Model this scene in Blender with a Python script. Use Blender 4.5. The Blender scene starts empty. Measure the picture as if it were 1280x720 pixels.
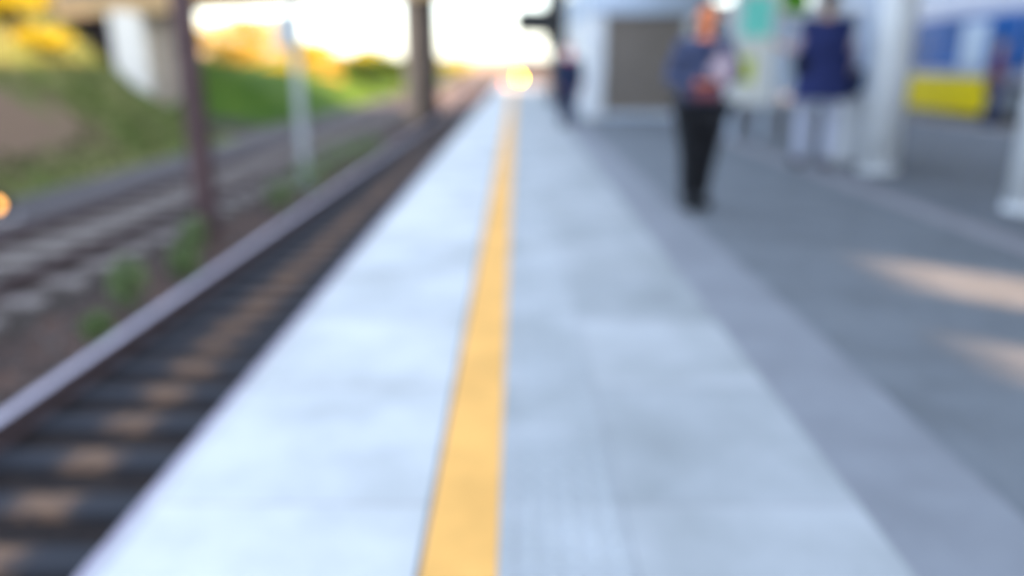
import bpy, bmesh, math, random
from mathutils import Vector, Matrix, noise
random.seed(7)
R = math.radians
scene = bpy.context.scene
COL = scene.collection

# ------------------------------------------------------------------ materials
def mat(name, col, rough=.7, var=.25, scale=6., spec=.3, metal=0., bump=0., bscale=40., col2=None, trans=0.,
        coord='Object', emit=None, estr=0., band=None):
    m = bpy.data.materials.new(name); m.use_nodes = True
    nt = m.node_tree; N = nt.nodes; L = nt.links
    b = N['Principled BSDF']
    b.inputs['Roughness'].default_value = rough
    b.inputs['Metallic'].default_value = metal
    b.inputs['Specular IOR Level'].default_value = spec
    tc = N.new('ShaderNodeTexCoord')
    nz = N.new('ShaderNodeTexNoise'); nz.inputs['Scale'].default_value = scale
    nz.inputs['Detail'].default_value = 6; nz.inputs['Roughness'].default_value = .65
    L.new(tc.outputs[coord], nz.inputs['Vector'])
    rp = N.new('ShaderNodeValToRGB')
    c2 = col2 if col2 else tuple(min(1, c*(1+var)) for c in col)
    c1 = tuple(c*(1-var) for c in col) if not col2 else col
    rp.color_ramp.elements[0].position = .38; rp.color_ramp.elements[0].color = (*c1, 1)
    rp.color_ramp.elements[1].position = .62; rp.color_ramp.elements[1].color = (*c2, 1)
    L.new(nz.outputs['Fac'], rp.inputs['Fac'])
    L.new(rp.outputs['Color'], b.inputs['Base Color'])
    if bump:
        n2 = N.new('ShaderNodeTexNoise'); n2.inputs['Scale'].default_value = bscale; n2.inputs['Detail'].default_value = 4
        L.new(tc.outputs[coord], n2.inputs['Vector'])
        bp = N.new('ShaderNodeBump'); bp.inputs['Strength'].default_value = bump; bp.inputs['Distance'].default_value = .02
        L.new(n2.outputs['Fac'], bp.inputs['Height']); L.new(bp.outputs['Normal'], b.inputs['Normal'])
    if trans:
        out = N['Material Output']
        t = N.new('ShaderNodeBsdfTranslucent'); mx = N.new('ShaderNodeMixShader'); mx.inputs[0].default_value = trans
        L.new(rp.outputs['Color'], t.inputs['Color']); L.new(b.outputs[0], mx.inputs[1]); L.new(t.outputs[0], mx.inputs[2])
        L.new(mx.outputs[0], out.inputs['Surface'])
    if emit:
        b.inputs['Emission Color'].default_value = (*emit, 1); b.inputs['Emission Strength'].default_value = estr
    return m

def slab_mat(name, c1, c2, joint, bw, bh, jw=.008, rough=.75, offx=0.):
    m = bpy.data.materials.new(name); m.use_nodes = True
    nt = m.node_tree; N = nt.nodes; L = nt.links; b = N['Principled BSDF']
    b.inputs['Roughness'].default_value = rough; b.inputs['Specular IOR Level'].default_value = .25
    tc = N.new('ShaderNodeTexCoord'); mp = N.new('ShaderNodeMapping'); mp.inputs['Location'].default_value = (offx, -.25, 0)
    L.new(tc.outputs['Object'], mp.inputs['Vector'])
    br = N.new('ShaderNodeTexBrick'); br.offset = 0; br.squash = 1
    br.inputs['Scale'].default_value = 1; br.inputs['Mortar Size'].default_value = jw
    br.inputs['Brick Width'].default_value = bw; br.inputs['Row Height'].default_value = bh
    br.inputs['Color1'].default_value = (*c1, 1); br.inputs['Color2'].default_value = (*c2, 1); br.inputs['Mortar'].default_value = (*joint, 1)
    L.new(mp.outputs[0], br.inputs['Vector'])
    nz = N.new('ShaderNodeTexNoise'); nz.inputs['Scale'].default_value = 1.7; nz.inputs['Detail'].default_value = 7
    nz.inputs['Roughness'].default_value = .6
    L.new(tc.outputs['Object'], nz.inputs['Vector'])
    rp = N.new('ShaderNodeValToRGB'); rp.color_ramp.elements[0].position = .3; rp.color_ramp.elements[0].color = (.69, .70, .69, 1)
    rp.color_ramp.elements[1].position = .62; rp.color_ramp.elements[1].color = (1, 1, 1, 1)
    L.new(nz.outputs['Fac'], rp.inputs['Fac'])
    mx = N.new('ShaderNodeMixRGB'); mx.blend_type = 'MULTIPLY'; mx.inputs[0].default_value = 1
    L.new(br.outputs['Color'], mx.inputs[1]); L.new(rp.outputs['Color'], mx.inputs[2]); L.new(mx.outputs[0], b.inputs['Base Color'])
    n2 = N.new('ShaderNodeTexNoise'); n2.inputs['Scale'].default_value = 90
    L.new(tc.outputs['Object'], n2.inputs['Vector'])
    bp = N.new('ShaderNodeBump'); bp.inputs['Strength'].default_value = .2; bp.inputs['Distance'].default_value = .005
    L.new(n2.outputs['Fac'], bp.inputs['Height']); L.new(bp.outputs['Normal'], b.inputs['Normal'])
    return m

M = {}
M['paving'] = slab_mat('white_paving', (.70, .735, .75), (.60, .64, .665), (.56, .57, .59), 1.02, .8)
M['paving_b'] = slab_mat('white_paving_inner', (.50, .535, .56), (.41, .445, .47), (.41, .43, .46), .68, .8, offx=-.3)
M['tactile'] = slab_mat('tactile_paving', (.50, .54, .57), (.45, .49, .52), (.47, .50, .53), .34, .4)
M['yellow_line'] = mat('yellow_paint', (.92, .51, .15), .7, .08, 3, spec=.08)
M['concrete_edge'] = mat('edge_concrete', (.42, .42, .46), .8, .15, 8)
M['band'] = mat('band_paving', (.265, .285, .32), .8, .08, 3, bump=.2)
M['asphalt'] = mat('asphalt', (.19, .212, .238), .9, .12, 2.2, bump=.4, bscale=120)
M['asphalt_dark'] = mat('asphalt_dark', (.182, .20, .228), .9, .12, 2.2, bump=.4, bscale=120)
M['joint'] = mat('pale_joint', (.30, .30, .335), .8, .1, 4)
M['road'] = mat('busway_concrete', (.27, .25, .255), .9, .12, .9, bump=.2)
M['ground'] = mat('earth', (.10, .085, .07), .95, .3, .25, col2=(.17, .125, .09), bump=.4, bscale=8)
M['cess'] = mat('grey_gravel', (.095, .088, .098), .9, .2, 3, bump=.5, bscale=60)
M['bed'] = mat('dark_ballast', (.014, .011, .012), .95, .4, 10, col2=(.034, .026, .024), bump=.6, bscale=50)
M['bed_rust'] = mat('rusty_ballast', (.05, .036, .034), .95, .4, 3, col2=(.14, .08, .06), bump=.6, bscale=50)
M['bed_grey'] = mat('grey_brown_ballast', (.035, .029, .027), .95, .4, 4, col2=(.085, .072, .064), bump=.6, bscale=50)
M['stone'] = mat('stone', (.07, .06, .06), .9, .4, 20, col2=(.15, .13, .125))
M['bank'] = None
M['grass_leaf'] = mat('grass_blade', (.05, .085, .02), .7, .3, .6, col2=(.12, .15, .04), trans=.3)
M['rail'] = mat('rail_steel', (.075, .052, .055), .7, .2, 15)
M['rail_head'] = mat('rail_head_steel', (.50, .47, .58), .5, .1, 8, metal=.2)
M['tan_conc'] = mat('tan_concrete', (.50, .34, .18), .85, .12, .6)
M['pale_conc'] = mat('pale_concrete', (.66, .66, .64), .8, .08, 1.2)
M['brown_conc'] = mat('brown_concrete', (.30, .26, .22), .85, .15, 1)
M['pier_shade'] = mat('shaded_pier_concrete', (.05, .038, .036), .9, .15, 1)  # shade on the pier's side put into the colour
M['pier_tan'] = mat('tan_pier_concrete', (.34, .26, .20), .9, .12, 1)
M['dark_wall'] = mat('shade_black_wall', (.020, .014, .016), .95, .3, 1)  # near black in place of the shade under the bridge
M['rust_steel'] = mat('oxide_red_steel', (.085, .055, .062), .7, .2, 5)
M['galv'] = mat('galvanised_steel', (.42, .47, .52), .45, .1, 5, metal=.4)
M['white'] = mat('white_paint', (.72, .76, .82), .45, .05, 2, spec=.5)
M['white_cool'] = mat('pale_blue_paint', (.50, .60, .75), .5, .06, 2)
M['shutter'] = mat('brown_shutter', (.235, .205, .185), .6, .06, 3)
M['black'] = mat('black_housing', (.012, .013, .015), .5, .2, 5)
M['dark_green'] = mat('dark_green_steel', (.03, .045, .045), .5, .2, 5)
M['teal'] = mat('teal_print', (.22, .85, .74), .4, .05, 4)
M['lime'] = mat('lime_print', (.62, .72, .08), .4, .05, 4)
M['paper'] = mat('white_print', (.80, .82, .78), .4, .03, 4)
M['blue'] = mat('blue_print', (.05, .20, .62), .4, .05, 4)
M['green'] = mat('green_sign', (.10, .42, .01), .4, .08, 4)
M['bus_white'] = mat('bus_white', (.52, .56, .70), .3, .04, 2, spec=.6)
M['bus_yellow'] = mat('bus_yellow', (.97, .76, .005), .5, .03, 2, spec=.15)
M['bus_glass'] = mat('bus_glass', (.008, .11, .40), .35, .2, 1, spec=.25)
M['bus_reflection'] = mat('window_reflection', (.62, .74, .88), .3, .05, 1)  # bright window reflection put into a pale base colour
M['tyre'] = mat('tyre_rubber', (.02, .02, .02), .8, .1, 8)
M['glass_pale'] = mat('pale_glass', (.42, .54, .70), .1, .1, .8, spec=.8)
M['skin'] = mat('skin', (.90, .30, .14), .5, .05, 5)
M['skin_pink'] = mat('skin_pink', (.95, .34, .28), .5, .05, 5)
M['skin_tan'] = mat('skin_tan', (.50, .30, .18), .5, .05, 5)
M['hair'] = mat('dark_hair', (.025, .018, .014), .6, .3, 30)
M['hair_fair'] = mat('brown_hair', (.25, .19, .10), .6, .3, 30)
M['navy'] = mat('navy_cloth', (.018, .028, .075), .85, .2, 12)
M['bluegrey'] = mat('blue_grey_cloth', (.055, .072, .15), .85, .15, 8)
M['black_cloth'] = mat('black_cloth', (.007, .008, .012), .8, .2, 10)
M['pink_scarf'] = mat('pink_scarf_cloth', (.85, .20, .22), .85, .06, 8)
M['white_cloth'] = mat('white_cloth', (.42, .46, .60), .85, .05, 8)
M['navy_vest'] = mat('navy_vest_cloth', (.018, .028, .12), .85, .15, 8)
M['pink_cloth'] = mat('pale_pink_cloth', (.40, .33, .40), .85, .06, 8)
M['jeans'] = mat('blue_denim', (.02, .05, .17), .85, .15, 14)
M['red_cloth'] = mat('dull_red_cloth', (.17, .05, .07), .85, .1, 8)
M['maroon'] = mat('maroon_leather', (.17, .05, .07), .5, .1, 8)
M['leaf_yellow'] = mat('leaf_yellow', (.36, .31, .012), .6, .3, 1.2, col2=(.56, .47, .02), trans=.35)
M['leaf_orange'] = mat('leaf_orange', (.50, .34, .05), .6, .3, 1.2, col2=(.62, .46, .10), trans=.35)
M['leaf_green'] = mat('leaf_green', (.04, .085, .015), .6, .3, 1.2, col2=(.10, .16, .02), trans=.35)
M['leaf_weed'] = mat('leaf_weed', (.13, .20, .08), .6, .3, 3, col2=(.22, .30, .12), trans=.3)
M['bark'] = mat('bark', (.10, .075, .05), .9, .3, 8)
M['hill'] = mat('dry_hill', (.34, .22, .13), .95, .15, .05, col2=(.40, .27, .16))
M['brick'] = mat('pale_sun_block', (.42, .38, .33), .85, .08, .5)
M['win'] = mat('window_glass', (.05, .07, .10), .15, .2, 1, spec=.8)
M['roofing'] = mat('roof_sheet', (.50, .54, .60), .5, .05, 2)
M['lamp_y'] = mat('yellow_lamp', (.9, .7, .1), .4, .02, 3, emit=(1, .52, .02), estr=40)
M['lamp_r'] = mat('red_lamp', (.8, .2, .1), .4, .02, 3, emit=(1, .22, .08), estr=9)
M['lamp_a'] = mat('amber_lamp', (.9, .5, .1), .4, .02, 3, emit=(1, .42, .10), estr=1.7)

# sleepers: dark timber with a tan sunlit spot painted in at mid length
def sleeper_mat(name, base, mid_tint, amt, hw):
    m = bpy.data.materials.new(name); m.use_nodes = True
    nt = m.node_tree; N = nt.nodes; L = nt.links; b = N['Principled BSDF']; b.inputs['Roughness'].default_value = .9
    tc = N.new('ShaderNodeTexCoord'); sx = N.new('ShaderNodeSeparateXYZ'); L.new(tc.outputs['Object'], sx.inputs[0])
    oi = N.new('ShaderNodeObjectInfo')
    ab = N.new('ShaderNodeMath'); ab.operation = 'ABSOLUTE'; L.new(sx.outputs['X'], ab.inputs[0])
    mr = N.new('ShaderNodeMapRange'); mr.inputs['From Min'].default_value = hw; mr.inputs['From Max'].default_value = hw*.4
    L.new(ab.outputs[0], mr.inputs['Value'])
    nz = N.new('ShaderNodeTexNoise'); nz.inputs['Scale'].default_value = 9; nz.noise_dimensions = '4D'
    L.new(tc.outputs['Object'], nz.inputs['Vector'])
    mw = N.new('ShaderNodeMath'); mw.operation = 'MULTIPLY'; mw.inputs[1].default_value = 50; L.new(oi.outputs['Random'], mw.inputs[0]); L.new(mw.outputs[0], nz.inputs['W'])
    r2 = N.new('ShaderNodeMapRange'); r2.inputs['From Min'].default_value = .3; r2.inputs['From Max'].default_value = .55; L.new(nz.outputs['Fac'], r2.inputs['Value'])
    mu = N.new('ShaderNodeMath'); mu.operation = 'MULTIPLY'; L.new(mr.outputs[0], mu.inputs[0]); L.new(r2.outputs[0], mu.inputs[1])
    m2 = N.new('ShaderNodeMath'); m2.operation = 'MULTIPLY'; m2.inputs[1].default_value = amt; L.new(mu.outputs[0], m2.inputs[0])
    mx = N.new('ShaderNodeMixRGB'); mx.inputs[1].default_value = (*base, 1); mx.inputs[2].default_value = (*mid_tint, 1)
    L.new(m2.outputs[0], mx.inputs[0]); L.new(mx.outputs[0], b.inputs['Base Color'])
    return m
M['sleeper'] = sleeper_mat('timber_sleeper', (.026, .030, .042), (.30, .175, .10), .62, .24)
M['sleeper_c'] = sleeper_mat('concrete_sleeper', (.27, .24, .235), (.29, .26, .24), .5, .8)

# grassy bank: green with bare brown patches
def bank_mat():
    m = bpy.data.materials.new('bank_grass'); m.use_nodes = True
    nt = m.node_tree; N = nt.nodes; L = nt.links; b = N['Principled BSDF']; b.inputs['Roughness'].default_value = .95
    b.inputs['Specular IOR Level'].default_value = .1
    tc = N.new('ShaderNodeTexCoord')
    n1 = N.new('ShaderNodeTexNoise'); n1.inputs['Scale'].default_value = .9; n1.inputs['Detail'].default_value = 5; L.new(tc.outputs['Object'], n1.inputs['Vector'])
    r1 = N.new('ShaderNodeValToRGB'); e = r1.color_ramp.elements
    e[0].position = .35; e[0].color = (.095, .135, .035, 1); e[1].position = .65; e[1].color = (.20, .20, .085, 1)
    L.new(n1.outputs['Fac'], r1.inputs['Fac'])
    vd = N.new('ShaderNodeVectorMath'); vd.operation = 'SUBTRACT'; vd.inputs[1].default_value = (-10.9, 15.2, .1); L.new(tc.outputs['Object'], vd.inputs[0])
    vs = N.new('ShaderNodeVectorMath'); vs.operation = 'MULTIPLY'; vs.inputs[1].default_value = (.52, .23, .80); L.new(vd.outputs[0], vs.inputs[0])
    ln = N.new('ShaderNodeVectorMath'); ln.operation = 'LENGTH'; L.new(vs.outputs[0], ln.inputs[0])
    n2 = N.new('ShaderNodeTexNoise'); n2.inputs['Scale'].default_value = 1.1; n2.inputs['Detail'].default_value = 5; L.new(tc.outputs['Object'], n2.inputs['Vector'])
    n3 = N.new('ShaderNodeMath'); n3.operation = 'MULTIPLY_ADD'; n3.inputs[1].default_value = 2.2; n3.inputs[2].default_value = -.6; L.new(n2.outputs['Fac'], n3.inputs[0])
    ad = N.new('ShaderNodeMath'); ad.operation = 'ADD'; L.new(ln.outputs['Value'], ad.inputs[0]); L.new(n3.outputs[0], ad.inputs[1])
    mr = N.new('ShaderNodeMapRange'); mr.inputs['From Min'].default_value = 1.65; mr.inputs['From Max'].default_value = 1.2; L.new(ad.outputs[0], mr.inputs['Value'])
    mx = N.new('ShaderNodeMixRGB'); mx.inputs[2].default_value = (.175, .125, .09, 1); L.new(mr.outputs[0], mx.inputs[0]); L.new(r1.outputs['Color'], mx.inputs[1])
    L.new(mx.outputs[0], b.inputs['Base Color'])
    return m
M['bank'] = bank_mat()
M['bank_far'] = mat('far_bank_grass', (.035, .085, .008), .95, .3, .5, col2=(.075, .13, .015), spec=.1)

# ------------------------------------------------------------------ mesh helpers
class MB:
    def __init__(s): s.bm = bmesh.new()
    def box(s, x0, x1, y0, y1, z0, z1, bev=0.):
        r = bmesh.ops.create_cube(s.bm, size=1)
        vs = r['verts']
        for v in vs:
            v.co = Vector((x0 if v.co.x < 0 else x1, y0 if v.co.y < 0 else y1, z0 if v.co.z < 0 else z1))
        if bev:
            es = list({e for v in vs for e in v.link_edges})
            bmesh.ops.bevel(s.bm, geom=es, offset=bev, segments=2, affect='EDGES')
        return s
    def tube(s, a, b, r0, r1=None, n=12):
        a, b = Vector(a), Vector(b); r1 = r0 if r1 is None else r1
        d = b-a; q = d.to_track_quat('Z', 'Y').to_matrix().to_4x4()
        bmesh.ops.create_cone(s.bm, cap_ends=True, segments=n, radius1=r0, radius2=r1, depth=d.length,
                              matrix=Matrix.Translation((a+b)/2) @ q)
        return s
    def ball(s, c, rx, ry=None, rz=None, u=12, v=8):
        ry = ry or rx; rz = rz or rx
        bmesh.ops.create_uvsphere(s.bm, u_segments=u, v_segments=v, radius=1, matrix=Matrix.Translation(c) @ Matrix.Diagonal((rx, ry, rz, 1)))
        return s
    def prism(s, pts, z0, z1):
        lo = [s.bm.verts.new((x, y, z0)) for x, y in pts]; hi = [s.bm.verts.new((x, y, z1)) for x, y in pts]
        n = len(pts)
        s.bm.faces.new(lo[::-1]); s.bm.faces.new(hi)
        for i in range(n): s.bm.faces.new((lo[i], lo[(i+1) % n], hi[(i+1) % n], hi[i]))
        return s
    def extrude_y(s, prof, y0, y1):
        a = [s.bm.verts.new((x, y0, z)) for x, z in prof]; b = [s.bm.verts.new((x, y1, z)) for x, z in prof]
        n = len(prof)
        s.bm.faces.new(a); s.bm.faces.new(b[::-1])
        for i in range(n): s.bm.faces.new((a[i], b[i], b[(i+1) % n], a[(i+1) % n]))
        return s
    def build(s, name, m, parent=None, smooth=False, loc=None):
        bmesh.ops.recalc_face_normals(s.bm, faces=s.bm.faces[:])
        me = bpy.data.meshes.new(name); s.bm.to_mesh(me); s.bm.free()
        me.materials.append(M[m])
        if smooth:
            for p in me.polygons: p.use_smooth = True
        o = bpy.data.objects.new(name, me); COL.objects.link(o)
        if parent: o.parent = parent
        if loc: o.location = loc
        return o

def tag(o, label=None, cat=None, group=None, kind=None):
    if label: o['label'] = label
    if cat: o['category'] = cat
    if group: o['group'] = group
    if kind: o['kind'] = kind
    return o
def empty(name, loc, label, cat, group=None, rz=0):
    o = bpy.data.objects.new(name, None); COL.objects.link(o); o.location = loc; o.rotation_euler.z = rz
    return tag(o, label, cat, group)
def copy_tree(o, parent=None):
    c = o.copy(); COL.objects.link(c)
    if parent: c.parent = parent
    for ch in [x for x in COL.objects if x.parent == o and x != c]: copy_tree(ch, c)
    return c
def struct(mb, name, m): return tag(mb.build(name, m), kind='structure')

# ------------------------------------------------------------------ setting
DROP = -1.25
g = MB(); g.box(-1500, 1500, -300, 2500, DROP-.5, DROP); struct(g, 'ground', 'ground')
g = MB(); g.box(-9.4, -7.3, -12, 120, DROP-.1, DROP+.03); struct(g, 'gravel_path', 'cess')
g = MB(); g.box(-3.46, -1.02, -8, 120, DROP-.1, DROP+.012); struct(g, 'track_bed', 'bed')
# strip of rusty earth between the tracks, uneven
def sheet(x0, x1, y0, y1, nx, ny, fz):
    mb = MB(); vs = []
    for j in range(ny+1):
        row = []
        for i in range(nx+1):
            x = x0+(x1-x0)*i/nx; y = y0+(y1-y0)*j/ny
            row.append(mb.bm.verts.new((x, y, fz(x, y))))
        vs.append(row)
    for j in range(ny):
        for i in range(nx): mb.bm.faces.new((vs[j][i], vs[j][i+1], vs[j+1][i+1], vs[j+1][i]))
    return mb
def fz_mid(x, y):
    t = max(0, min(1, (-3.9-x)/.8)); d = noise.noise(Vector((x*1.5, y*1.5, 0)))
    return DROP+.03+.04*d
o = sheet(-4.75, -3.46, -8, 120, 8, 420, fz_mid).build('earth_strip', 'bed_rust', smooth=True); tag(o, kind='structure')
g = MB(); g.extrude_y([(-7.5, DROP-.05), (-7.25, DROP+.14), (-4.85, DROP+.14), (-4.5, DROP-.05)], -8, 120)
struct(g, 'raised_track_bed', 'bed_grey')

# platform: asphalt body, white edge paving, yellow line, grey band
g = MB(); g.box(-.90, 9.2, -12, 47, DROP-.2, -.004); struct(g, 'platform', 'asphalt')
g = MB(); g.box(-1.05, -.235, -12, 47, -.10, 0, .012); struct(g, 'platform_edge_paving', 'paving')
g = MB(); g.box(-.234, -.045, -12, 47, -.10, .001); struct(g, 'yellow_line', 'yellow_line')
g = MB(); g.box(-.044, .300, -12, 47, -.10, 0); struct(g, 'tactile_paving', 'tactile')
g = MB(); g.box(.301, .98, -12, 47, -.10, 0.001); struct(g, 'inner_edge_paving', 'paving_b')
g = MB(); g.box(.981, 1.40, -12, 47, -.10, .002); struct(g, 'grey_band', 'band')
g = MB(); g.box(3.36, 3.62, -12, 47, -.10, .003); struct(g, 'pale_joint_strip', 'joint')
g = MB(); g.box(3.63, 9.2, -12, 47, -.10, .0015); struct(g, 'inner_pavement', 'asphalt_dark')
g = MB(); g.box(9.0, 9.25, -12, 60, -.6, .005, .02); struct(g, 'kerb', 'concrete_edge')
g = MB(); g.box(9.25, 60, -12, 120, DROP-.2, -.12); struct(g, 'busway', 'road')
g = MB()
dp = .056
for i in range(6):
    for j in range(330):
        x = -.041+.032+i*dp; y = .6+j*.078
        q = bmesh.ops.create_cone(g.bm, cap_ends=True, segments=6, radius1=.017, radius2=.011, depth=.006, matrix=Matrix.Translation((x, y, .003)))
struct(g, 'tactile_studs', 'tactile')

# banks
def bank(name, m, y0, y1, prof, ends, skew=0.):
    ny = int((y1-y0)/.6); xs = [p[0] for p in prof]
    def z_at(x):
        for (xa, za), (xb, zb) in zip(prof, prof[1:]):
            if xb <= x <= xa: return za+(zb-za)*(xa-x)/(xa-xb)
        return prof[-1][1]
    xa, xb = prof[0][0], prof[-1][0]
    def fz(x, y):
        z = z_at(x)
        e = min(1, max(0, (y1-y)/ends[1])) * min(1, max(0, (y-y0-skew*(xa-x))/ends[0]))
        z = DROP-.05+(z-DROP+.05)*e
        z += .22*noise.noise(Vector((x*.5, y*.35, 3)))*min(1, (prof[0][0]-x)/2)
        return z
    o = sheet(xb, xa, y0, y1, 60, ny, fz).build(name, m, smooth=True)
    tag(o, kind='structure')
    return o, fz
b1, fz1 = bank('embankment', 'bank', -14, 27.5, [(-9.3, DROP-.05), (-11.9, .75), (-13.4, 2.3), (-14.6, 3.0), (-18, 3.5), (-40, 4.4)], (1, 4.))
b2, fz2 = bank('far_embankment', 'bank_far', 30, 130, [(-9.7, DROP-.05), (-12.4, .0), (-14.6, .65), (-18, 1.0), (-26, 1.8), (-60, 2.6)], (3.5, 10), 1.35)
def fz_hill(x, y):
    c = math.sin(max(0, min(1, (y-300)/300))*math.pi)
    return DROP-1+c*(7+10*noise.noise(Vector((x*.006, y*.004, 1)))+ (8 if x < -60 else 0)*min(1, (-60-x)/80 if x < -60 else 0))
o = sheet(-700, 700, 300, 600, 80, 30, fz_hill).build('hills', 'hill', smooth=True); tag(o, kind='structure')
g = MB(); g.box(-40, -9.9, 26, 47, DROP-.1, DROP+.02); struct(g, 'shade_sheet', 'bed')  # dark sheet standing in for the shade under the bridge
# grass blades on the near bank
def grass(name, n, xr, yr, fz, m, h=.16):
    mb = MB()
    for _ in range(n):
        x = random.uniform(*xr); y = random.uniform(*yr)
        if ((x+10.9)*.6)**2+((y-16.0)*.3)**2+((fz(x, y)-.2)*.95)**2 < .8 and yr[0] < 20: continue
        z = fz(x, y)-.02
        for k in range(3):
            a = random.uniform(0, 6.28); w = .02; hh = h*random.uniform(.5, 1.3)
            dx, dy = math.cos(a), math.sin(a)
            v = [mb.bm.verts.new((x-dy*w, y+dx*w, z)), mb.bm.verts.new((x+dy*w, y-dx*w, z)), mb.bm.verts.new((x+dx*hh*.5, y+dy*hh*.5, z+hh))]
            mb.bm.faces.new(v)
    return tag(mb.build(name, m), 'short green grass growing over the railway bank', 'grass', kind='stuff')
grass('grass', 9000, (-16, -9.5), (6, 24.5), fz1, 'grass_leaf')

# loose stones
mb = MB()
def stone(x, y, z, r):
    q = bmesh.ops.create_icosphere(mb.bm, subdivisions=1, radius=r, matrix=Matrix.Translation((x, y, z)) @ Matrix.Rotation(random.uniform(0, 3), 4, 'Z') @ Matrix.Diagonal((1, .75, .6, 1)))
    for v in q['verts']: v.co += Vector((random.uniform(-.3, .3), random.uniform(-.3, .3), random.uniform(-.3, .3)))*r
for _ in range(1600):
    y = 4+30*random.random()**1.6
    stone(random.uniform(-4.8, -3.65), y, DROP+.06, random.uniform(.02, .05))
for _ in range(900):
    y = 6+30*random.random()**1.6
    stone(random.uniform(-7.4, -4.5), y, DROP+.14, random.uniform(.02, .05))
tag(mb.build('ballast', 'stone'), 'loose grey brown ballast stones between the tracks', 'ballast', kind='stuff')

# ------------------------------------------------------------------ rails and sleepers
def rail_prof(x, z, w=.046, ft=.072, h=.16):
    return [(x-ft, z-h), (x-ft, z-h+.02), (x-.014, z-h+.045), (x-.014, z-.055), (x-w, z-.045), (x-w, z), (x+w, z), (x+w, z-.045), (x+.014, z-.055), (x+.014, z-h+.045), (x+ft, z-h+.02), (x+ft, z-h)]
def rail(x, ztop, label, head='rail_head'):
    r = empty('rail', (x, 0, ztop-.16), label, 'rail', 'running rails of the two tracks')
    g = MB(); g.extrude_y(rail_prof(0, .16), -6, 118); g.build('rail_body', 'rail', r)
    g = MB(); g.box(-.044, .044, -6, 118, .1605, .164); g.build('running_surface', head, r)
RZ = -1.03
rail(-1.945, RZ, 'dull steel rail tucked under the overhanging platform edge')
rail(-3.39, RZ, 'clean purplish steel rail beside the rusty earth and weeds')
rail(-5.30, -.93, 'steel rail of the outer track on the side of the red brown mast', 'rail')
rail(-6.74, -.93, 'steel rail of the outer track nearest the grassy bank', 'rail')
def sleepers(x, z, L, W, m, y0, n, p, label, group):
    g = MB(); g.box(-L/2, L/2, -W/2, W/2, -.14, 0, .012); s = g.build('sleeper', m, loc=(x, y0, z)); tag(s, label, 'sleeper', group)
    for i in range(1, n):
        c = s.copy(); COL.objects.link(c); c.location = (x+random.uniform(-.02, .02), y0+i*p+random.uniform(-.015, .015), z)
        c.rotation_euler.z = random.uniform(-.008, .008)
sleepers(-2.66, RZ-.16, 1.96, .22, 'sleeper', 2.2, 112, .50, 'dark timber sleeper with a painted sunlit tan patch on the track beside the platform', 'dark sleepers of the platform track')
sleepers(-6.02, -.93-.16, 2.5, .24, 'sleeper_c', 5.0, 95, .72, 'pale grey sleeper of the outer track nearer the bank', 'grey sleepers of the outer track')

# ------------------------------------------------------------------ leaves, weeds, trees
def leafcloud(mb, c, rx, ry, rz, n, s):
    for _ in range(n):
        while True:
            p = Vector((random.uniform(-1, 1), random.uniform(-1, 1), random.uniform(-1, 1)))
            if p.length < 1: break
        p = p*(.5+.5*p.length)
        q = Vector((c[0]+p.x*rx, c[1]+p.y*ry, c[2]+p.z*rz))
        a = Vector((random.gauss(0, 1), random.gauss(0, 1), random.gauss(0, 1))).normalized(); b = a.orthogonal().normalized()
        cc = a.cross(b); k = s*random.uniform(.6, 1.3)
        v = [mb.bm.verts.new(q+b*k), mb.bm.verts.new(q+cc*k*.5), mb.bm.verts.new(q-b*k), mb.bm.verts.new(q-cc*k*.5)]
        mb.bm.faces.new(v)
def tree(name, x, y, z0, h, w, m, label, cat='tree', n=1600, s=.12, group=None):
    t = empty(name, (x, y, z0), label, cat, group)
    g = MB(); g.tube((0, 0, -.3), (.05*h, 0, h*.55), .035*h+.02, .018*h, 8)
    tips = []
    for k in range(5):
        a = k*1.26+random.random(); r = w*.55
        tip = (math.cos(a)*r*.7, math.sin(a)*r*.7, h*random.uniform(.5, .85)); tips.append(tip)
        g.tube((.03*h, 0, h*.3), tip, .016*h, .005*h, 6)
    g.build('trunk', 'bark', t)
    g = MB()
    for tp in tips+[(0, 0, h*.75)]:
        f = random.uniform(.6, 1.0)
        leafcloud(g, tp, w*.5*f, w*.5*f, h*.26*f, n//6, s)
    g.build('crown', m, t)
    return t
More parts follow.
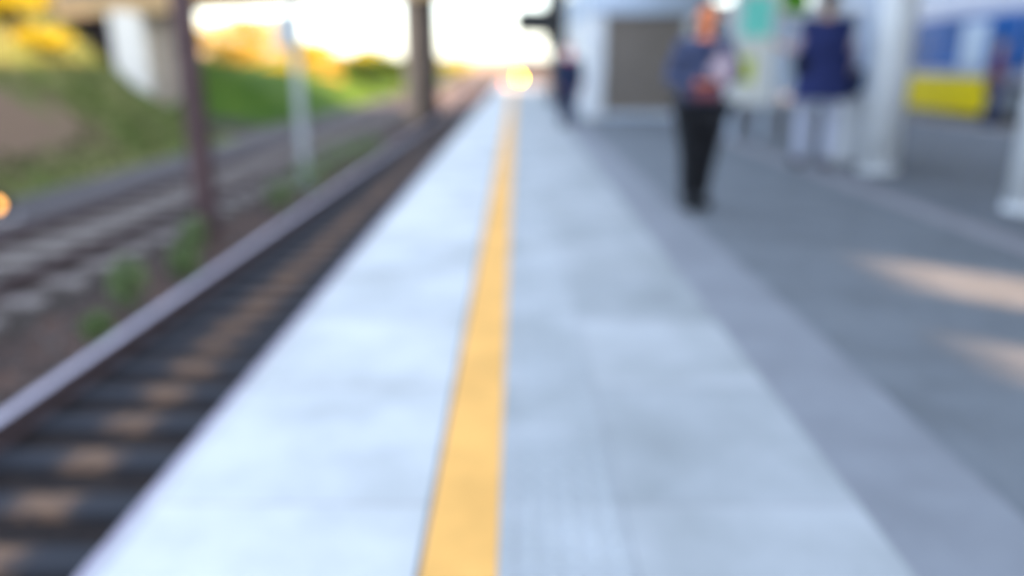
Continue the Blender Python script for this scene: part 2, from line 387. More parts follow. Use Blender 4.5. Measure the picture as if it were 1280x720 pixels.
# shrub at the top of the near bank (sunlit yellow)
for x, y, h, w_, n, lb in [(-13.75, 20.3, 1.6, 1.9, 2400, 'yellow leaved shrub at the top of the near bank, biggest of three'),
                         (-13.0, 20.2, 1.3, 1.5, 1600, 'yellow shrub lower down the near bank beside the biggest one'),
                         (-12.5, 20.6, .8, 1.1, 1000, 'small yellow green shrub next to the tan bridge on the near bank')]:
    tree('shrub', x, y, fz1(x, y)-.1, h, w_, 'leaf_yellow', lb, 'shrub', n, .09, 'yellow shrubs on the near bank')
far = [(-21.5, 66, 1.0, 4.1, 3.8, 'leaf_orange', 'orange tinted tree on the bank beyond the bridge, left of the pale pole'),
       (-26.0, 70, 1.4, 4.0, 5.5, 'leaf_orange', 'wide peach coloured tree far behind the bridge nearest the red mast'),
       (-17.4, 66, .3, 3.2, 3.2, 'leaf_yellow', 'bright yellow tree behind the pale signal pole'),
       (-15.2, 60, -.8, 2.6, 2.4, 'leaf_orange', 'low amber bush just right of the pale signal pole'),
       (-14.0, 72, -.6, 3.6, 3.8, 'leaf_yellow', 'yellow topped tree between the signal pole and the bridge pier'),
       (-12.0, 62, -1.2, 3.1, 3.4, 'leaf_green', 'dense green tree beyond the bridge on the signal pole side of the pier'),
       (-9.2, 60, -1.2, 3.2, 3.0, 'leaf_green', 'dense green tree beyond the bridge standing closest to the pier'),
       (-17.0, 90, -.6, 3.0, 4.0, 'leaf_green', 'furthest green tree behind the yellow topped tree'),
       (-6.6, 84, -1.2, 2.9, 2.6, 'leaf_yellow', 'yellow tree seen right of the bridge pier beside the far tracks'),
       (-9.5, 105, -1.2, 3.4, 5.0, 'leaf_green', 'distant green tree behind the yellow tree right of the pier')]
far += [(-19.5, 54, .6, 2.2, 2.8, 'leaf_orange', 'pale peach bush halfway down the bank left of the signal pole'),
        (-16.6, 55, -.2, 1.7, 2.2, 'leaf_yellow', 'yellow bush halfway down the bank just left of the signal pole'),
        (-13.6, 54, -.9, 1.5, 2.0, 'leaf_orange', 'amber bush low on the bank right of the signal pole'),
        (-23.5, 56, 1.2, 2.6, 3.4, 'leaf_orange', 'peach bush highest on the bank next to the red mast')]
for x, y, z, h, w, m, lb in far:
    tree('tree', x, y, z, h, w, m, lb, 'tree', 1500, .16, 'trees beyond the bridge')
def weed(x, y, h, w, label):
    t = empty('weed', (x, y, DROP+.02), label, 'weed', 'weeds between the tracks')
    g = MB()
    for k in range(7):
        a = random.uniform(0, 6.28); g.tube((0, 0, 0), (math.cos(a)*w*.4, math.sin(a)*w*.4, h*random.uniform(.6, 1)), .006, .002, 5)
    g.build('stem', 'leaf_weed', t)
    g = MB(); leafcloud(g, (0, 0, h*.55), w*.5, w*.5, h*.5, 260, .045); g.build('foliage', 'leaf_weed', t)
for i, (x, y, h, w, lb) in enumerate([
    (-3.98, 7.3, .55, .40, 'green leafy weed beside the clean rail, second nearest of the row'),
    (-3.86, 8.35, .42, .38, 'round green weed at the foot of the red brown mast'),
    (-3.80, 6.35, .28, .26, 'smallest green weed close to the clean rail, nearest of the row'),
    (-4.25, 9.6, .5, .4, 'dull weed growing just behind the red brown mast'),
    (-4.0, 12.6, .6, .6, 'leafy weed between the mast and the pale pole'),
    (-3.95, 14.3, .7, .8, 'bushy weed hugging the rail before the pale pole'),
    (-4.05, 16.6, .85, .9, 'largest bushy weed, beside the base of the pale pole'),
    (-4.0, 18.8, .7, .8, 'bright yellow green weed just past the pale pole'),
    (-4.1, 21.5, .5, .7, 'farthest weed of the row before the bridge pier')]):
    weed(x, y, h, w, lb)

# ------------------------------------------------------------------ bridge
bd = Vector((-.848, .530, 0)); bn = Vector((.530, .848, 0))      # along the deck, and away from the camera
P0 = Vector((-4.0, 32.6, 0))
def bpt(u, v): p = P0+bd*u+bn*v; return (p.x, p.y)
br = empty('road_bridge', (P0.x, P0.y, DROP), 'tan concrete bridge crossing the tracks on pale piers', 'bridge')
def bpart(name, m, u0, u1, v0, v1, z0, z1, parent=br, smooth=False):
    g = MB(); g.prism([(bpt(u, v)[0]-P0.x, bpt(u, v)[1]-P0.y) for u, v in ((u0, v0), (u1, v0), (u1, v1), (u0, v1))], z0-DROP, z1-DROP)
    return g.build(name, m, parent)
U0, U1 = -16.5, 46
bpart('girder', 'tan_conc', U0, U1, 0, .5, 3.84, 5.0)
bpart('girder', 'tan_conc', U0, U1, 2.5, 3.0, 4.02, 5.0)
bpart('deck', 'brown_conc', U0, U1, -.25, 3.25, 5.002, 5.3)
bpart('parapet', 'tan_conc', U0, U1, -.25, -.05, 5.303, 6.4)
bpart('parapet', 'tan_conc', U0, U1, 3.05, 3.25, 5.303, 6.4)
def bpier(x, y, wx, wy, m, ztop):
    g = MB(); g.box(x-P0.x-wx/2, x-P0.x+wx/2, y-P0.y-wy/2, y-P0.y+wy/2, -.3, ztop-DROP, .03); return g.build('pier', m, br)
bpier(-4.46, 34.1, .62, 2.2, 'pier_tan', 4.0)  # lit face of the pier beside the tracks
bpier(-3.83, 34.25, .62, 2.1, 'pier_shade', 3.995)  # shaded side of the same pier, darkened by its own colour
pp = P0+bd*19.3+bn*1.3
bpier(pp.x-1.75, pp.y, 1.75, 1.6, 'pale_conc', 3.98)  # one pier's lit face and darker face, put into two colours
bpier(pp.x+.25, pp.y+.4, 2.2, 1.3, 'brown_conc', 3.965)
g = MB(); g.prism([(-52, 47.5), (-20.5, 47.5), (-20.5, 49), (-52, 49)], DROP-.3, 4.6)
tag(g.build('retaining_wall', 'dark_wall'), 'retaining wall coloured black for the shade under the bridge', 'wall')
g = MB(); g.box(10.2, 13.4, 24.2, 27.4, -.15, 6.9, .03)
lt = empty('lift_tower', (11.8, 25.8, -.15), 'pale tower carrying the end of the bridge beyond the bus', 'tower')
g.bm.transform(Matrix.Translation((-11.8, -25.8, .15))); g.build('wall', 'white_cool', lt)
g = MB(); g.box(-1.9, 1.9, -1.9, 1.9, 7.055, 7.25, .02); g.build('roof', 'roofing', lt)
g = MB(); g.box(-.9, .9, -1.64, -1.602, .0, 2.2); g.build('door', 'glass_pale', lt)

# ------------------------------------------------------------------ masts, poles, lamps
t = empty('mast', (-4.36, 10.35, DROP+.02), 'tall red brown steel mast between the two tracks', 'mast')
g = MB(); g.box(-.12, .12, -.12, -.10, 0, 7.5); g.box(-.12, .12, .10, .12, 0, 7.5); g.box(-.012, .012, -.099, .099, 0, 7.5); g.build('column', 'rust_steel', t)
g = MB(); g.box(-.25, .25, -.25, .25, -.1, .05, .02); g.build('foundation', 'bed_rust', t)
g = MB(); g.tube((0, 0, 6.8), (2.6, 0, 7.1), .04, .03); g.tube((0, 0, 6.1), (1.6, 0, 6.95), .025, .02); g.build('bracket_arm', 'rust_steel', t)
t = empty('signal_pole', (-4.36, 15.4, DROP+.02), 'slim pale grey pole with a small box near its top beside the weeds', 'signal pole')
g = MB(); g.tube((0, 0, 0), (0, 0, 5.4), .095, .08); g.build('pole', 'galv', t)
g = MB(); g.box(-.28, .18, -.30, -.11, 2.75, 3.35, .03); g.build('signal_box', 'galv', t)
g = MB(); g.tube((0, 0, 0), (0, 0, .08), .2, .2); g.build('base_plate', 'galv', t)
t = empty('ground_signal', (-8.35, 11.9, DROP+.02), 'small trackside signal glowing amber at the foot of the bank', 'signal')
g = MB(); g.box(-.13, .13, -.08, .08, .05, .40, .02); g.build('housing', 'black', t)
g = MB(); g.tube((0, -.083, .26), (0, -.10, .26), .07, .07, 16); g.build('lens', 'lamp_a', t)
g = MB(); g.box(-.2, .2, -.15, .15, -.02, .05); g.build('foot', 'concrete_edge', t)
t = empty('marker_lamp', (.20, 43.5, 0), 'low post with a glowing yellow lamp at the far end of the platform', 'lamp')
g = MB(); g.tube((0, 0, 0), (0, 0, .32), .04, .035); g.build('post', 'galv', t)
g = MB(); g.box(-.13, .13, -.02, .10, .31, .58, .02); g.build('housing', 'black', t)
g = MB(); g.tube((0, -.022, .45), (0, -.04, .45), .07, .07, 16); g.build('lens', 'lamp_y', t)
t = empty('marker_lamp', (-.55, 43.6, 0), 'low post with a dim red lamp next to the yellow one', 'lamp')
g = MB(); g.tube((0, 0, 0), (0, 0, .10), .04, .035); g.build('post', 'galv', t)
g = MB(); g.box(-.11, .11, -.02, .10, .09, .31, .02); g.build('housing', 'black', t)
g = MB(); g.tube((0, -.022, .20), (0, -.04, .20), .055, .055, 16); g.build('lens', 'lamp_r', t)

t = empty('equipment_hut', (2.75, 57, DROP), 'small dark grey hut beyond the far end of the platform', 'hut')
g = MB(); g.box(-2.7, 2.7, -1.5, 1.5, 0, 2.6, .02); g.build('wall', 'cess', t)
g = MB(); g.box(-2.9, 2.9, -1.7, 1.7, 2.602, 2.75, .02); g.build('roof', 'dark_green', t)
g = MB(); g.box(-.4, .4, -1.54, -1.502, .05, 2.0); d_ = g.build('door', 'dark_green', t)
# display screen on arm
t = empty('display_stand', (1.20, 24.0, 0), 'black screen held out over the platform on a dark green post', 'display')
g = MB(); g.tube((0, 0, 0), (0, 0, 3.35), .14, .12, 14); g.build('post', 'dark_green', t)
g = MB(); g.box(-1.25, -.16, -.16, .16, 2.06, 2.80, .02); g.build('screen_housing', 'black', t)
g = MB(); g.tube((0, 0, 2.5), (-.3, 0, 2.5), .05, .05); g.build('arm', 'dark_green', t)
g = MB(); g.box(-.30, .30, -.18, .18, 1.65, 3.3, .03); g.build('junction_box', 'black', t)

# ------------------------------------------------------------------ canopy and columns
t = empty('platform_canopy', (4.8, 0, 0), 'pale flat canopy roof over the right side of the platform', 'canopy')
g = MB(); g.box(-1.75, 1.75, -16, 26, 3.42, 3.55); g.build('roof', 'roofing', t)
for xx in (-1.75, 1.67):
    g = MB(); g.box(xx, xx+.08, -16, 26, 3.25, 3.417); g.build('fascia', 'white', t)
for k in range(11):
    g = MB(); y = -14+k*4; g.box(-1.66, 1.66, y-.06, y+.06, 3.25, 3.417); g.build('beam', 'white', t)
lbl = ['round white column at the right edge of the picture', 'round white column between the white cabinet and the yellow bus',
       'round white column behind the camera nearest it', 'round white column behind the camera farthest back']
def column(x, y, lb, r=.20):
    t = empty('column', (x, y, 0), lb, 'column', 'white columns under the canopy')
    g = MB(); g.tube((0, 0, 0), (0, 0, 3.24), r, r, 32); g.build('shaft', 'white', t, True)
    for p in t.children[0].data.polygons:
        if abs(p.normal.z) > .9: p.use_smooth = False
    g = MB(); g.tube((0, 0, .002), (0, 0, .06), r+.02, r+.015, 32); g.build('base', 'white', t)
column(4.40, 6.30, lbl[0]); column(4.22, 8.75, lbl[1]); column(4.3, -1.5, lbl[2]); column(4.3, -8, lbl[3])
t = empty('cabinet', (4.12, 9.35, 0), 'waist high white cabinet standing beside the middle column', 'cabinet')
g = MB(); g.box(-.19, .19, -.17, .17, .06, .83, .02); g.build('body', 'white', t)
g = MB(); g.box(-.215, .215, -.19, .19, .832, .87, .01); g.build('lid', 'white', t)
g = MB(); g.box(-.16, .16, -.182, -.172, .12, .76, .003); g.build('door', 'white', t)
g = MB(); g.box(-.2, .2, -.16, .16, 0, .058); g.build('plinth', 'concrete_edge', t)

# kiosk with roller shutter
t = empty('kiosk', (2.9, 17.6, 0), 'white framed kiosk with its brown roller shutter closed', 'kiosk')
g = MB(); g.box(-1.3, 1.15, .1, 11.8, .15, 2.25); g.build('wall', 'white', t)
for x in (-1.33, .90):
    g = MB(); g.box(x, x+.42, -.08, .097, 0, 2.2, .01); g.build('post', 'white', t)
g = MB(); g.box(-1.3, 1.42, -.12, 11.9, 2.252, 3.2, .02); g.build('fascia', 'white_cool', t)
g = MB(); g.box(-1.28, 1.27, -.03, 11.8, 0, .148); g.build('plinth', 'white_cool', t)
g = MB()
for k in range(26):
    z = .17+k*.08; g.box(-.90, .89, .03, .09, z, z+.074, .012)
g.build('shutter', 'shutter', t)
g = MB(); g.box(-.905, .895, .02, .095, .149, .168); g.build('bottom_rail', 'tan_conc', t)

# poster totem
t = empty('poster_totem', (3.83, 12.6, 0), 'upright poster stand with teal and lime print in a white frame', 'poster stand')
g = MB()
g.box(-.36, .36, .0, .12, .55, .63); g.box(-.36, .36, .0, .12, 2.7, 2.78); g.box(-.36, -.28, .0, .12, .632, 2.698); g.box(.28, .36, .0, .12, .632, 2.698)
g.build('frame', 'white', t)
g = MB(); g.box(-.279, .279, .02, .10, .632, 2.698); g.build('poster', 'paper', t)
g = MB(); g.box(-.23, .26, .012, .019, 1.62, 2.24); g.build('teal_print', 'teal', t)
g = MB(); g.box(-.26, .02, .012, .019, .92, 1.30); g.build('lime_print', 'lime', t)
for x in (-.30, .22):
    g = MB(); g.box(x, x+.08, .02, .10, 0, .548); g.build('leg', 'white_cool', t)

# green hanging sign
t = empty('hanging_sign', (4.98, 14.2, 2.22), 'small plain green sign hung beneath the canopy', 'sign')
g = MB(); g.box(-.24, .24, -.03, .03, -.14, .60, .01); g.build('panel', 'green', t)
for x in (-.1, .1):
    g = MB(); g.tube((x, 0, .60), (x, 0, 1.198), .01, .01, 6); g.build('rod', 'galv', t)

# waiting shelter behind
t = empty('waiting_shelter', (8.0, 22.4, 0), 'pale blue glazed waiting shelter behind the people', 'shelter')
g = MB(); g.box(-2.6, 1.9, -.4, 1.6, 2.6, 2.8, .02); g.build('roof', 'white', t)
for i in range(5):
    x = -2.45+i*1.05
    g = MB(); g.box(x-.05, x+.05, .0, .1, 0, 2.597); g.build('post', 'white', t)
for i in range(4):
    x = -2.45+i*1.05
    g = MB(); g.box(x+.052, x+.998, .03, .06, .35, 2.5); g.build('glass_panel', 'glass_pale', t)
g = MB(); g.box(.10, .62, -.03, .02, 1.15, 2.1); pn = g.build('poster', 'blue', t)
g = MB(); g.box(-2.3, 1.6, .35, .75, .42, .47, .01); g.build('bench', 'galv', t)
for x in (-2.0, -.3, 1.3):
    g = MB(); g.box(x-.03, x+.03, .5, .6, 0, .418); g.build('bench_leg', 'galv', t)

# bus
t = empty('bus', (11.0, 22.0, -.12), 'bus with bright yellow lower side and blue tinted windows', 'bus')
L = 12.
g = MB(); g.box(.02, 2.5, -L, 0, .32, 3.05, .09); g.build('body', 'bus_white', t)
seg = [(-.15, -1.05), (-2.15, -4.6), (-5.8, -8.6), (-9.8, -11.7)]
sk = [(-.12, -1.3, 0), (-2.45, -6.0, 0), (-6.0, -9.2, 0), (-10.5, -11.85, 0)]
g = MB()
for a, b in [(-.10, -4.42), (-5.58, -8.9), (-10.05, -11.9)]: g.box(-.01, .018, b, a, .17, 1.02)
g.build('lower_panel', 'bus_yellow', t)
g = MB(); g.box(-.008, .018, -11.9, -.1, 1.03, 1.16); g.build('waist_rail', 'bus_white', t)
ys = [-.12, -1.45, -3.15, -4.85, -6.55, -8.25, -9.95, -11.8]
for i in range(7):
    w = MB(); w.box(-.006, .018, ys[i+1]+.04, ys[i]-.04, 1.19, 2.42, .003)
    wn = w.build('window', 'bus_glass', t)
    w = MB(); w.box(-.012, -.0065, ys[i+1]+.1, ys[i]-.1, 1.9, 1.93); w.build('window_bar', 'black', wn)
g = MB(); g.box(-.018, -.013, -3.7, -2.6, 1.22, 2.3); tag(g.build('pane_reflection', 'bus_reflection', t), 'painted pale reflection across two windows')  # pale panel painted in place of a reflection on the glass
for y in (-5.0, -9.48):
    w = empty('wheel', (.16, y, .48), None, None); w.parent = t
    g = MB(); g.tube((-.14, 0, 0), (.14, 0, 0), .47, .47, 28); g.build('tyre', 'tyre', w)
    g = MB(); g.tube((-.16, 0, 0), (-.141, 0, 0), .27, .27, 20); g.build('rim', 'galv', w)
g = MB(); g.box(.2, 2.3, .002, .03, 1.1, 2.6); g.build('rear_window', 'bus_glass', t)
for x in (.25, 2.05):
    g = MB(); g.box(x, x+.2, .002, .03, .7, .95); g.build('tail_light', 'maroon', t)
g = MB(); g.box(.3, 2.2, -10.5, -1.5, 3.052, 3.2, .04); g.build('roof_unit', 'bus_white', t)

# unseen building added to block the sun; two passages shape the sun patches
SA = R(38); EL = R(20)
sh = 3.0*math.tan(SA)
t = empty('sun_block_building', (17.0, 0, -.12), 'long pale unseen building added to block the sun, its two passages shaping sun patches', 'building')
def blk(y0, y1, z0, z1, yb0=None, yb1=None):
    g = MB(); yb0 = y0-sh if yb0 is None else yb0; yb1 = y1-sh if yb1 is None else yb1
    g.prism([(-1.5, y0), (-1.5, y1), (1.5, yb1), (1.5, yb0)], z0, z1); g.build('wall', 'brick', t)
pA = (-6.42, -5.60); pB = (-7.88, -7.27)
blk(pA[1], 23.5, 0, 7.79, None, 23.5); blk(pB[1], pA[0], 0, 7.79); blk(-32, pB[0], 0, 7.79, -32, None)
blk(pA[0]+.002, pA[1]-.002, 7.60, 7.788)  # lintels set how far each sun patch reaches
blk(pB[0]+.002, pB[1]-.002, 7.70, 7.788)
g = MB(); g.box(-1.5, 1.5, -32, 8, 7.792, 13.8); g.build('wall', 'brick', t)
g = MB(); g.box(-1.5, 1.5, 8.002, 23.5, 7.792, 22.2); g.build('wall', 'brick', t)  # taller part added to shade the pale bridge pier
g = MB(); g.box(-1.7, 1.7, -32.2, 7.99, 13.802, 14.1); g.build('roof', 'roofing', t)
g = MB(); g.box(-1.7, 1.7, 7.995, 23.7, 22.202, 22.5); g.build('roof', 'roofing', t)
for fl in (1, 4.2, 8.6, 11.9):
    for k in range(13):
        y = -30+k*4.1
        if -10.5 < y < -3 and fl < 7: continue
        g = MB(); g.box(-1.56, -1.503, y, y+1.9, fl, fl+1.7, .01); w = g.build('window', 'win', t)
        g = MB(); g.box(-1.60, -1.502, y-.1, y+2.0, fl-.1, fl-.01); g.build('sun_block_sill', 'pale_conc', w)

# ------------------------------------------------------------------ people
def skin(name, J, E, root, m, parent, lv=2, extra=None):
    names = list(J); me = bpy.data.meshes.new(name)
    me.from_pydata([J[n][0] for n in names], [(names.index(a), names.index(b)) for a, b in E], [])
    o = bpy.data.objects.new(name+'_tmp', me); COL.objects.link(o)
    md = o.modifiers.new('s', 'SKIN'); md.use_smooth_shade = True
    sd = o.modifiers.new('d', 'SUBSURF'); sd.levels = lv; sd.render_levels = lv
    for i, n in enumerate(names):
        r = J[n][1]; me.skin_vertices[0].data[i].radius = (r, r) if not isinstance(r, tuple) else r
        me.skin_vertices[0].data[i].use_root = (n == root)
    dg = bpy.context.evaluated_depsgraph_get(); dg.update()
    nm = bpy.data.meshes.new_from_object(o.evaluated_get(dg)); nm.name = name
    bpy.data.objects.remove(o); bpy.data.meshes.remove(me)
    if extra:
        bm = bmesh.new(); bm.from_mesh(nm); extra(bm); bm.to_mesh(nm); bm.free()
    nm.materials.clear(); nm.materials.append(M[m])
    for p in nm.polygons: p.use_smooth = True
    q = bpy.data.objects.new(name, nm); COL.objects.link(q); q.parent = parent
    return q
def lerp(a, b, t): return tuple(a[i]+(b[i]-a[i])*t for i in range(3))
def hand_chains(bm, wrist, dirv, palm_n, s, side, curl=.5):
    """palm and five unequal curled fingers"""
    w = Vector(wrist); d = Vector(dirv).normalized(); n = Vector(palm_n); n = (n-n.dot(d)*d).normalized(); l = d.cross(n)*side
    def seg(a, b, r0, r1):
        q = (b-a).to_track_quat('Z', 'Y').to_matrix().to_4x4()
        bmesh.ops.create_cone(bm, cap_ends=True, segments=8, radius1=r0, radius2=r1, depth=(b-a).length, matrix=Matrix.Translation((a+b)/2) @ q)
        bmesh.ops.create_uvsphere(bm, u_segments=8, v_segments=5, radius=r1, matrix=Matrix.Translation(b))
    pc = w+d*.045*s
    rot = Matrix((l, n, d)).transposed().to_4x4()
    bmesh.ops.create_uvsphere(bm, u_segments=12, v_segments=8, radius=1, matrix=Matrix.Translation(pc) @ rot @ Matrix.Diagonal((.042*s, .016*s, .052*s, 1)))
    for k, ln in enumerate((.070, .078, .072, .056)):
        a = w+d*.078*s+l*(.030-.020*k)*s; dd = d.copy(); r = .0095*s
        for f in (.45, .32, .23):
            b = a+dd*ln*f*s*1.05; seg(a, b, r, r*.88); r *= .88; a = b
            dd = (dd*math.cos(curl)+n*math.sin(curl)).normalized()
    a = w+d*.02*s+l*.034*s; b = a+(d*.6+l*.7+n*.2).normalized()*.036*s; seg(a, b, .012*s, .011*s); seg(b, b+(d*.9+l*.2+n*.3).normalized()*.032*s, .011*s, .009*s)
def head_fn(c, s, yaw=0, tilt=0):
    def f(bm):
        q = bmesh.ops.create_uvsphere(bm, u_segments=24, v_segments=18, radius=1)
        Mx = Matrix.Translation(c) @ Matrix.Rotation(yaw, 4, 'Z') @ Matrix.Rotation(tilt, 4, 'X')
        for v in q['verts']:
            x, y, z = v.co
            k = 1-.22*max(0, -z)                     # jaw taper
            X = x*.076*k*s; Y = y*.095*s*(1 if y < 0 else 1); Z = z*.118*s
            if y < -.5 and abs(x) < .22 and -.35 < z < .2: Y -= .016*s*(1-abs(x)/.22)*(1-abs(z+.22)/.5)   # nose
            if y < -.6 and abs(abs(x)-.38) < .16 and abs(z-.08) < .14: Y += .008*s                        # eye sockets
            if y < -.6 and abs(x) < .3 and abs(z+.5) < .08: Y -= .005*s                                   # lips
            if y < -.4 and z < -.75: Y -= .008*s
            v.co = Mx @ Vector((X, Y, Z))
        for sx in (-1, 1):
            bmesh.ops.create_uvsphere(bm, u_segments=10, v_segments=8, radius=1, matrix=Mx @ Matrix.Translation((sx*.077*s, .01*s, -.005*s)) @ Matrix.Diagonal((.011*s, .02*s, .031*s, 1)))
    return f
def person(loc, H, label, rz, arms, skinm, top, legs, shoe, hairm, hip=.155, long_hair=False, sleeve=True, topr=1., leg_spread=.09, hem=.50, step=.0, group=None, yaw=0., tilt=.1, shirt=None, hipw=1., arm_cloth=None, legk=1.15):
    """arms: {-1|1: (elbow, wrist, hand_dir, palm_normal)} in units of H; x is the figure's own side, it faces -Y"""
    t = empty('person', loc, label, 'person', group, rz)
    h = H
    def S(p): return (p[0]*h, p[1]*h, p[2]*h)
    hx = .052
    J = {'pel': (S((0, 0, .53)), (.085*h, .060*h)), 'wai': (S((0, .0, .62)), (.070*h, .052*h)), 'che': (S((0, .0, .73)), (.088*h, .060*h)),
         'shc': (S((0, .003, .80)), (.062*h, .045*h)), 'nec': (S((0, .004, .845)), .031*h), 'hd0': (S((0, -.004, .885)), .032*h)}
    E = [('pel', 'wai'), ('wai', 'che'), ('che', 'shc'), ('shc', 'nec'), ('nec', 'hd0')]
    for s in (-1, 1):
        n = 'L' if s > 0 else 'R'; el, wr, _, _ = arms[s]; st = step*s
        J['sh'+n] = (S((s*.105, 0, .795)), .036*h); J['el'+n] = (S(el), .025*h); J['fa'+n] = (S(lerp(el, wr, .4)), .024*h); J['wr'+n] = (S(wr), .016*h)
        J['hp'+n] = (S((s*hx, 0, .485)), .050*h); J['kn'+n] = (S((s*leg_spread*.6, -.01+st*.6-abs(st)*.1, .275)), .033*h)
        J['cf'+n] = (S((s*leg_spread*.55, .008+st*.9, .19)), .032*h)
        J['an'+n] = (S((s*leg_spread*.55, .01+st*1.3, .045)), .020*h); J['to'+n] = (S((s*leg_spread*.62, -.075+st*1.3, .016)), .017*h)
        E += [('shc', 'sh'+n), ('sh'+n, 'el'+n), ('el'+n, 'fa'+n), ('fa'+n, 'wr'+n), ('pel', 'hp'+n), ('hp'+n, 'kn'+n), ('kn'+n, 'cf'+n), ('cf'+n, 'an'+n), ('an'+n, 'to'+n)]
    hc = (0, -.012*h, .932*h)
    hf = head_fn(hc, h/1.75, yaw, tilt)
    def extra(bm):
        hf(bm)
        for s in (-1, 1):
            el, wr, hd, pn = arms[s]; hand_chains(bm, S(wr), hd, pn, h/1.72, s)
    skin('body', J, E, 'pel', skinm, t, 2, extra)
    g = MB()
    for s in (-1, 1): g.ball(Matrix.Rotation(yaw, 4, 'Z') @ Vector((s*.029*h/1.75, -.089*h/1.75, .008)) + Vector(hc), .011, .006, .007, 8, 6)
    g.build('eyes', 'hair', t)
    # clothing
    def grow(names, k, add=.0):
        out = {}
        for n in names:
            p, r = J[n]; r = r if isinstance(r, tuple) else (r, r); out[n] = (p, (r[0]*k+add*h, r[1]*k+add*h))
        return out
    jn = ['pel', 'wai', 'che', 'shc'] + [a+b for a in (['sh', 'el', 'fa'] if sleeve else ['sh']) for b in 'LR']
    K = grow(jn, 1.1*topr, .006); K['nk'] = (S((0, .003, .828)), .040*h); K['hem'] = (S((0, .005, hem)), (.098*h*topr, .070*h*topr))
    if sleeve:
        for n in 'LR':
            p, r = J['wr'+n]; K['wr'+n] = (lerp(J['fa'+n][0], p, .85), .024*h)
    else:
        for n in 'LR': K['el'+n] = (lerp(J['sh'+n][0], J['el'+n][0], .45), .036*h)
    KE = [('hem', 'pel'), ('pel', 'wai'), ('wai', 'che'), ('che', 'shc'), ('shc', 'nk')]
    for n in 'LR':
        KE += [('shc', 'sh'+n), ('sh'+n, 'el'+n)]
        if sleeve: KE += [('el'+n, 'fa'+n), ('fa'+n, 'wr'+n)]
    skin('top', K, KE, 'pel', top, t)
    if arm_cloth:
        for n in 'LR':
            skin('sleeve', {'a': (lerp(J['sh'+n][0], J['el'+n][0], .25), .042*h), 'b': (J['el'+n][0], .036*h), 'c': (lerp(J['el'+n][0], J['wr'+n][0], .45), .031*h)}, [('a', 'b'), ('b', 'c')], 'a', arm_cloth, t)
    if shirt:
        g = MB(); g.ball((0, -.038*h, .765*h), .062*h, .040*h, .050*h)
        if shirt == 'pink_scarf': g.ball((0, -.03*h, .82*h), .060*h, .055*h, .045*h)
        g.build('shirt', shirt, t, True)
    T = grow(['hpL', 'hpR', 'knL', 'knR', 'cfL', 'cfR'], legk, .008)
    T['pel'] = (S((0, 0, .515)), (.098*h*hipw, .070*h*hipw))
    for n in 'LR':
        p, r = T['hp'+n]; T['hp'+n] = (p, (r[0]*hipw, r[1]*hipw))
    for n in 'LR': T['an'+n] = (J['an'+n][0], .041*h)
    skin('trousers', T, [e for n in 'LR' for e in (('pel', 'hp'+n), ('hp'+n, 'kn'+n), ('kn'+n, 'cf'+n), ('cf'+n, 'an'+n))], 'pel', legs, t)
    for n in 'LR':
        a = J['an'+n][0]; b = J['to'+n][0]
        skin('shoe', {'a': ((a[0], a[1]+.012*h, .040*h), .037*h), 'b': ((b[0], b[1], .026*h), (.036*h, .027*h)), 'c': ((b[0]*1.02, b[1]-.025*h, .022*h), (.032*h, .022*h))}, [('a', 'b'), ('b', 'c')], 'a', shoe, t, 2)
    g = MB()
    q = bmesh.ops.create_uvsphere(g.bm, u_segments=24, v_segments=18, radius=1)
    k = h/1.75; dl = []
    for v in q['verts']:
        x, y, z = v.co
        if (y < -.25 and z < .50) or z < (-.9 if long_hair else -.35): dl.append(v)
        nn = .006*noise.noise(Vector((x*5, y*5, z*5)))
        v.co = Matrix.Rotation(yaw, 4, 'Z') @ Vector((x*(.086+nn)*k, (y*.107+.004)*k, (z*.130+.004)*k)) + Vector(hc)
    bmesh.ops.delete(g.bm, geom=dl, context='VERTS')
    if long_hair: g.ball((0, .05*h, .865*h), .05*h, .030*h, .075*h)
    g.build('hair', hairm, t, True)
    return t
down = lambda s: ((s*.145, .02, .62), (s*.150, -.02, .475), (s*.02, -.1, -1), (-s, 0, 0))
# woman walking with something held at the waist
p = person((1.55, 6.42, .002), 1.68, 'person walking towards the camera in blue grey jacket and black trousers holding a pale sheet', R(4),
       {-1: ((-.165, .02, .64), (-.045, -.125, .62), (.9, -.3, .1), (0, .3, 1)), 1: ((.165, -.02, .65), (.06, -.13, .655), (-.8, -.4, .2), (0, .3, -1))},
       'skin', 'bluegrey', 'black_cloth', 'black_cloth', 'hair', topr=1.15, leg_spread=.075, hem=.515, step=.02, shirt='navy', tilt=.22, hipw=1.3, legk=1.4, long_hair=True)
g = MB(); g.box(-.10, .10, -.006, .006, -.14, .14, .003)
o = g.build('paper_sheet', 'pink_cloth'); o.location = (1.64, 6.42-.245, 1.17); o.rotation_euler = (R(-35), R(38), 0); tag(o, 'pale folded sheet held in the hands of the walking person in front', 'sheet')
t = empty('handbag', (1.52, 6.16, .93), 'small dark red bag held at the waist of the walking person', 'bag')
g = MB(); g.box(-.11, .11, -.035, .035, 0, .10, .015); g.build('bag_body', 'maroon', t)
g = MB(); g.tube((-.08, 0, .10), (-.03, 0, .16), .006); g.tube((.08, 0, .10), (.03, 0, .16), .006); g.tube((-.03, 0, .16), (.03, 0, .16), .006); g.build('handle', 'maroon', t)
# far person in navy
person((1.06, 15.5, .002), 1.58, 'distant person in navy with a pink scarf under the black screen', R(-5),
       {-1: down(-1), 1: down(1)}, 'skin_pink', 'navy', 'navy', 'black_cloth', 'hair', topr=1.45, legk=1.45, shirt='pink_scarf', step=.03, hem=.42, leg_spread=.10, hipw=1.25)
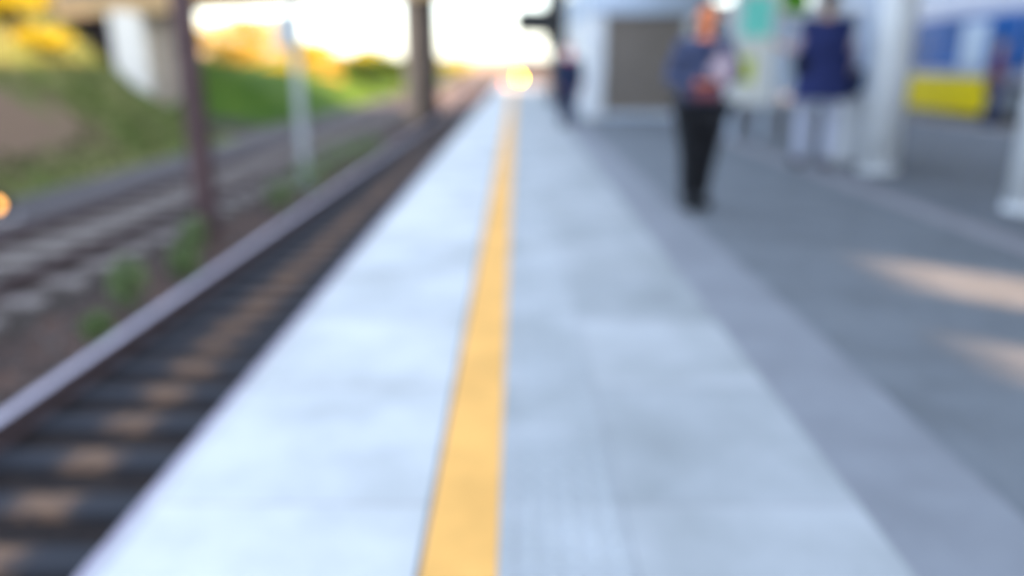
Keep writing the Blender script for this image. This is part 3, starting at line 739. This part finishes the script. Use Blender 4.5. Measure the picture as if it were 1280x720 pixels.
# tall person with white trousers
person((3.55, 9.0, .004), 2.0, 'tall person in navy waistcoat, pale sleeves and white trousers beside the column', R(168),
       {1: ((.165, -.02, .665), (.225, -.05, .70), (.6, -.8, .2), (0, .2, 1)), -1: ((-.155, .02, .62), (-.15, -.06, .50), (0, -.4, -1), (1, 0, 0))},
       'skin_tan', 'navy_vest', 'white_cloth', 'black_cloth', 'hair', topr=1.6, sleeve=False, hem=.40, arm_cloth='pink_cloth', leg_spread=.135, hipw=.8)
t = empty('shoulder_bag', (3.27, 8.90, 1.10), 'black bag held by the tall person in the navy waistcoat', 'bag')
g = MB(); g.box(-.10, .10, -.05, .05, 0, .17, .02); g.build('bag_body', 'black_cloth', t)
g = MB(); g.tube((-.07, 0, .17), (-.02, 0, .24), .008); g.tube((.07, 0, .17), (.02, 0, .24), .008); g.tube((-.02, 0, .24), (.02, 0, .24), .008); g.build('handle', 'black_cloth', t)
t = empty('satchel', (3.92, 9.02, .84), 'navy satchel hanging at the hip of the tall person in white trousers', 'bag')
g = MB(); g.box(-.11, .11, -.05, .05, 0, .30, .03); g.build('bag_body', 'navy', t)
g = MB(); g.box(-.115, .115, -.062, -.051, .12, .31, .004); g.build('flap', 'navy', t)
g = MB(); g.tube((0, 0, .30), (-.18, .06, .72), .014); g.build('strap', 'navy', t)
# person by the bus
person((10.45, 16.9, -.118), 1.80, 'person in dull red top and blue jeans standing against the yellow bus', R(60),
       {-1: ((-.16, .0, .63), (-.10, -.12, .60), (.5, -.8, 0), (0, 0, 1)), 1: down(1)}, 'skin_tan', 'red_cloth', 'jeans', 'black_cloth', 'hair_fair', step=.03, topr=1.1)

# ------------------------------------------------------------------ light, sky, camera
w = bpy.data.worlds.new('World'); scene.world = w; w.use_nodes = True
nt = w.node_tree; sky = nt.nodes.new('ShaderNodeTexSky'); sky.sky_type = 'NISHITA'; sky.sun_disc = False
sky.sun_elevation = EL; sky.sun_rotation = R(90)+SA; sky.air_density = 1.0; sky.dust_density = 1.0; sky.ozone_density = 1.5
bg = nt.nodes['Background']; bg.inputs['Strength'].default_value = .15
hs = nt.nodes.new('ShaderNodeHueSaturation'); hs.inputs['Saturation'].default_value = .56   # thin bright haze whitens the blue
nt.links.new(sky.outputs[0], hs.inputs['Color']); nt.links.new(hs.outputs[0], bg.inputs['Color'])
sl = bpy.data.lights.new('Sun', 'SUN'); sl.energy = 4.2; sl.angle = R(.5); sl.color = (1, .62, .36)
so = bpy.data.objects.new('Sun', sl); COL.objects.link(so)
sd = Vector((math.cos(SA)*math.cos(EL), -math.sin(SA)*math.cos(EL), math.sin(EL)))
so.rotation_euler = sd.to_track_quat('Z', 'Y').to_euler()

cd = bpy.data.cameras.new('Camera'); cam = bpy.data.objects.new('Camera', cd); COL.objects.link(cam); scene.camera = cam
cd.sensor_width = 36; cd.lens = 930/1280*36; cd.clip_end = 4000
pitch = math.atan(280/930)
cam.location = (0, 0, 1.2)
yaw = math.atan(5/971)
cam.rotation_euler = (math.pi/2-pitch, 0, yaw)
cd.dof.use_dof = True; cd.dof.focus_distance = .75; cd.dof.aperture_fstop = 1.0; cd.dof.aperture_blades = 0
scene.view_settings.view_transform = 'Standard'; scene.view_settings.look = 'None'
scene.view_settings.exposure = 2.28; scene.view_settings.gamma = 1
scene.cycles.use_denoising = True
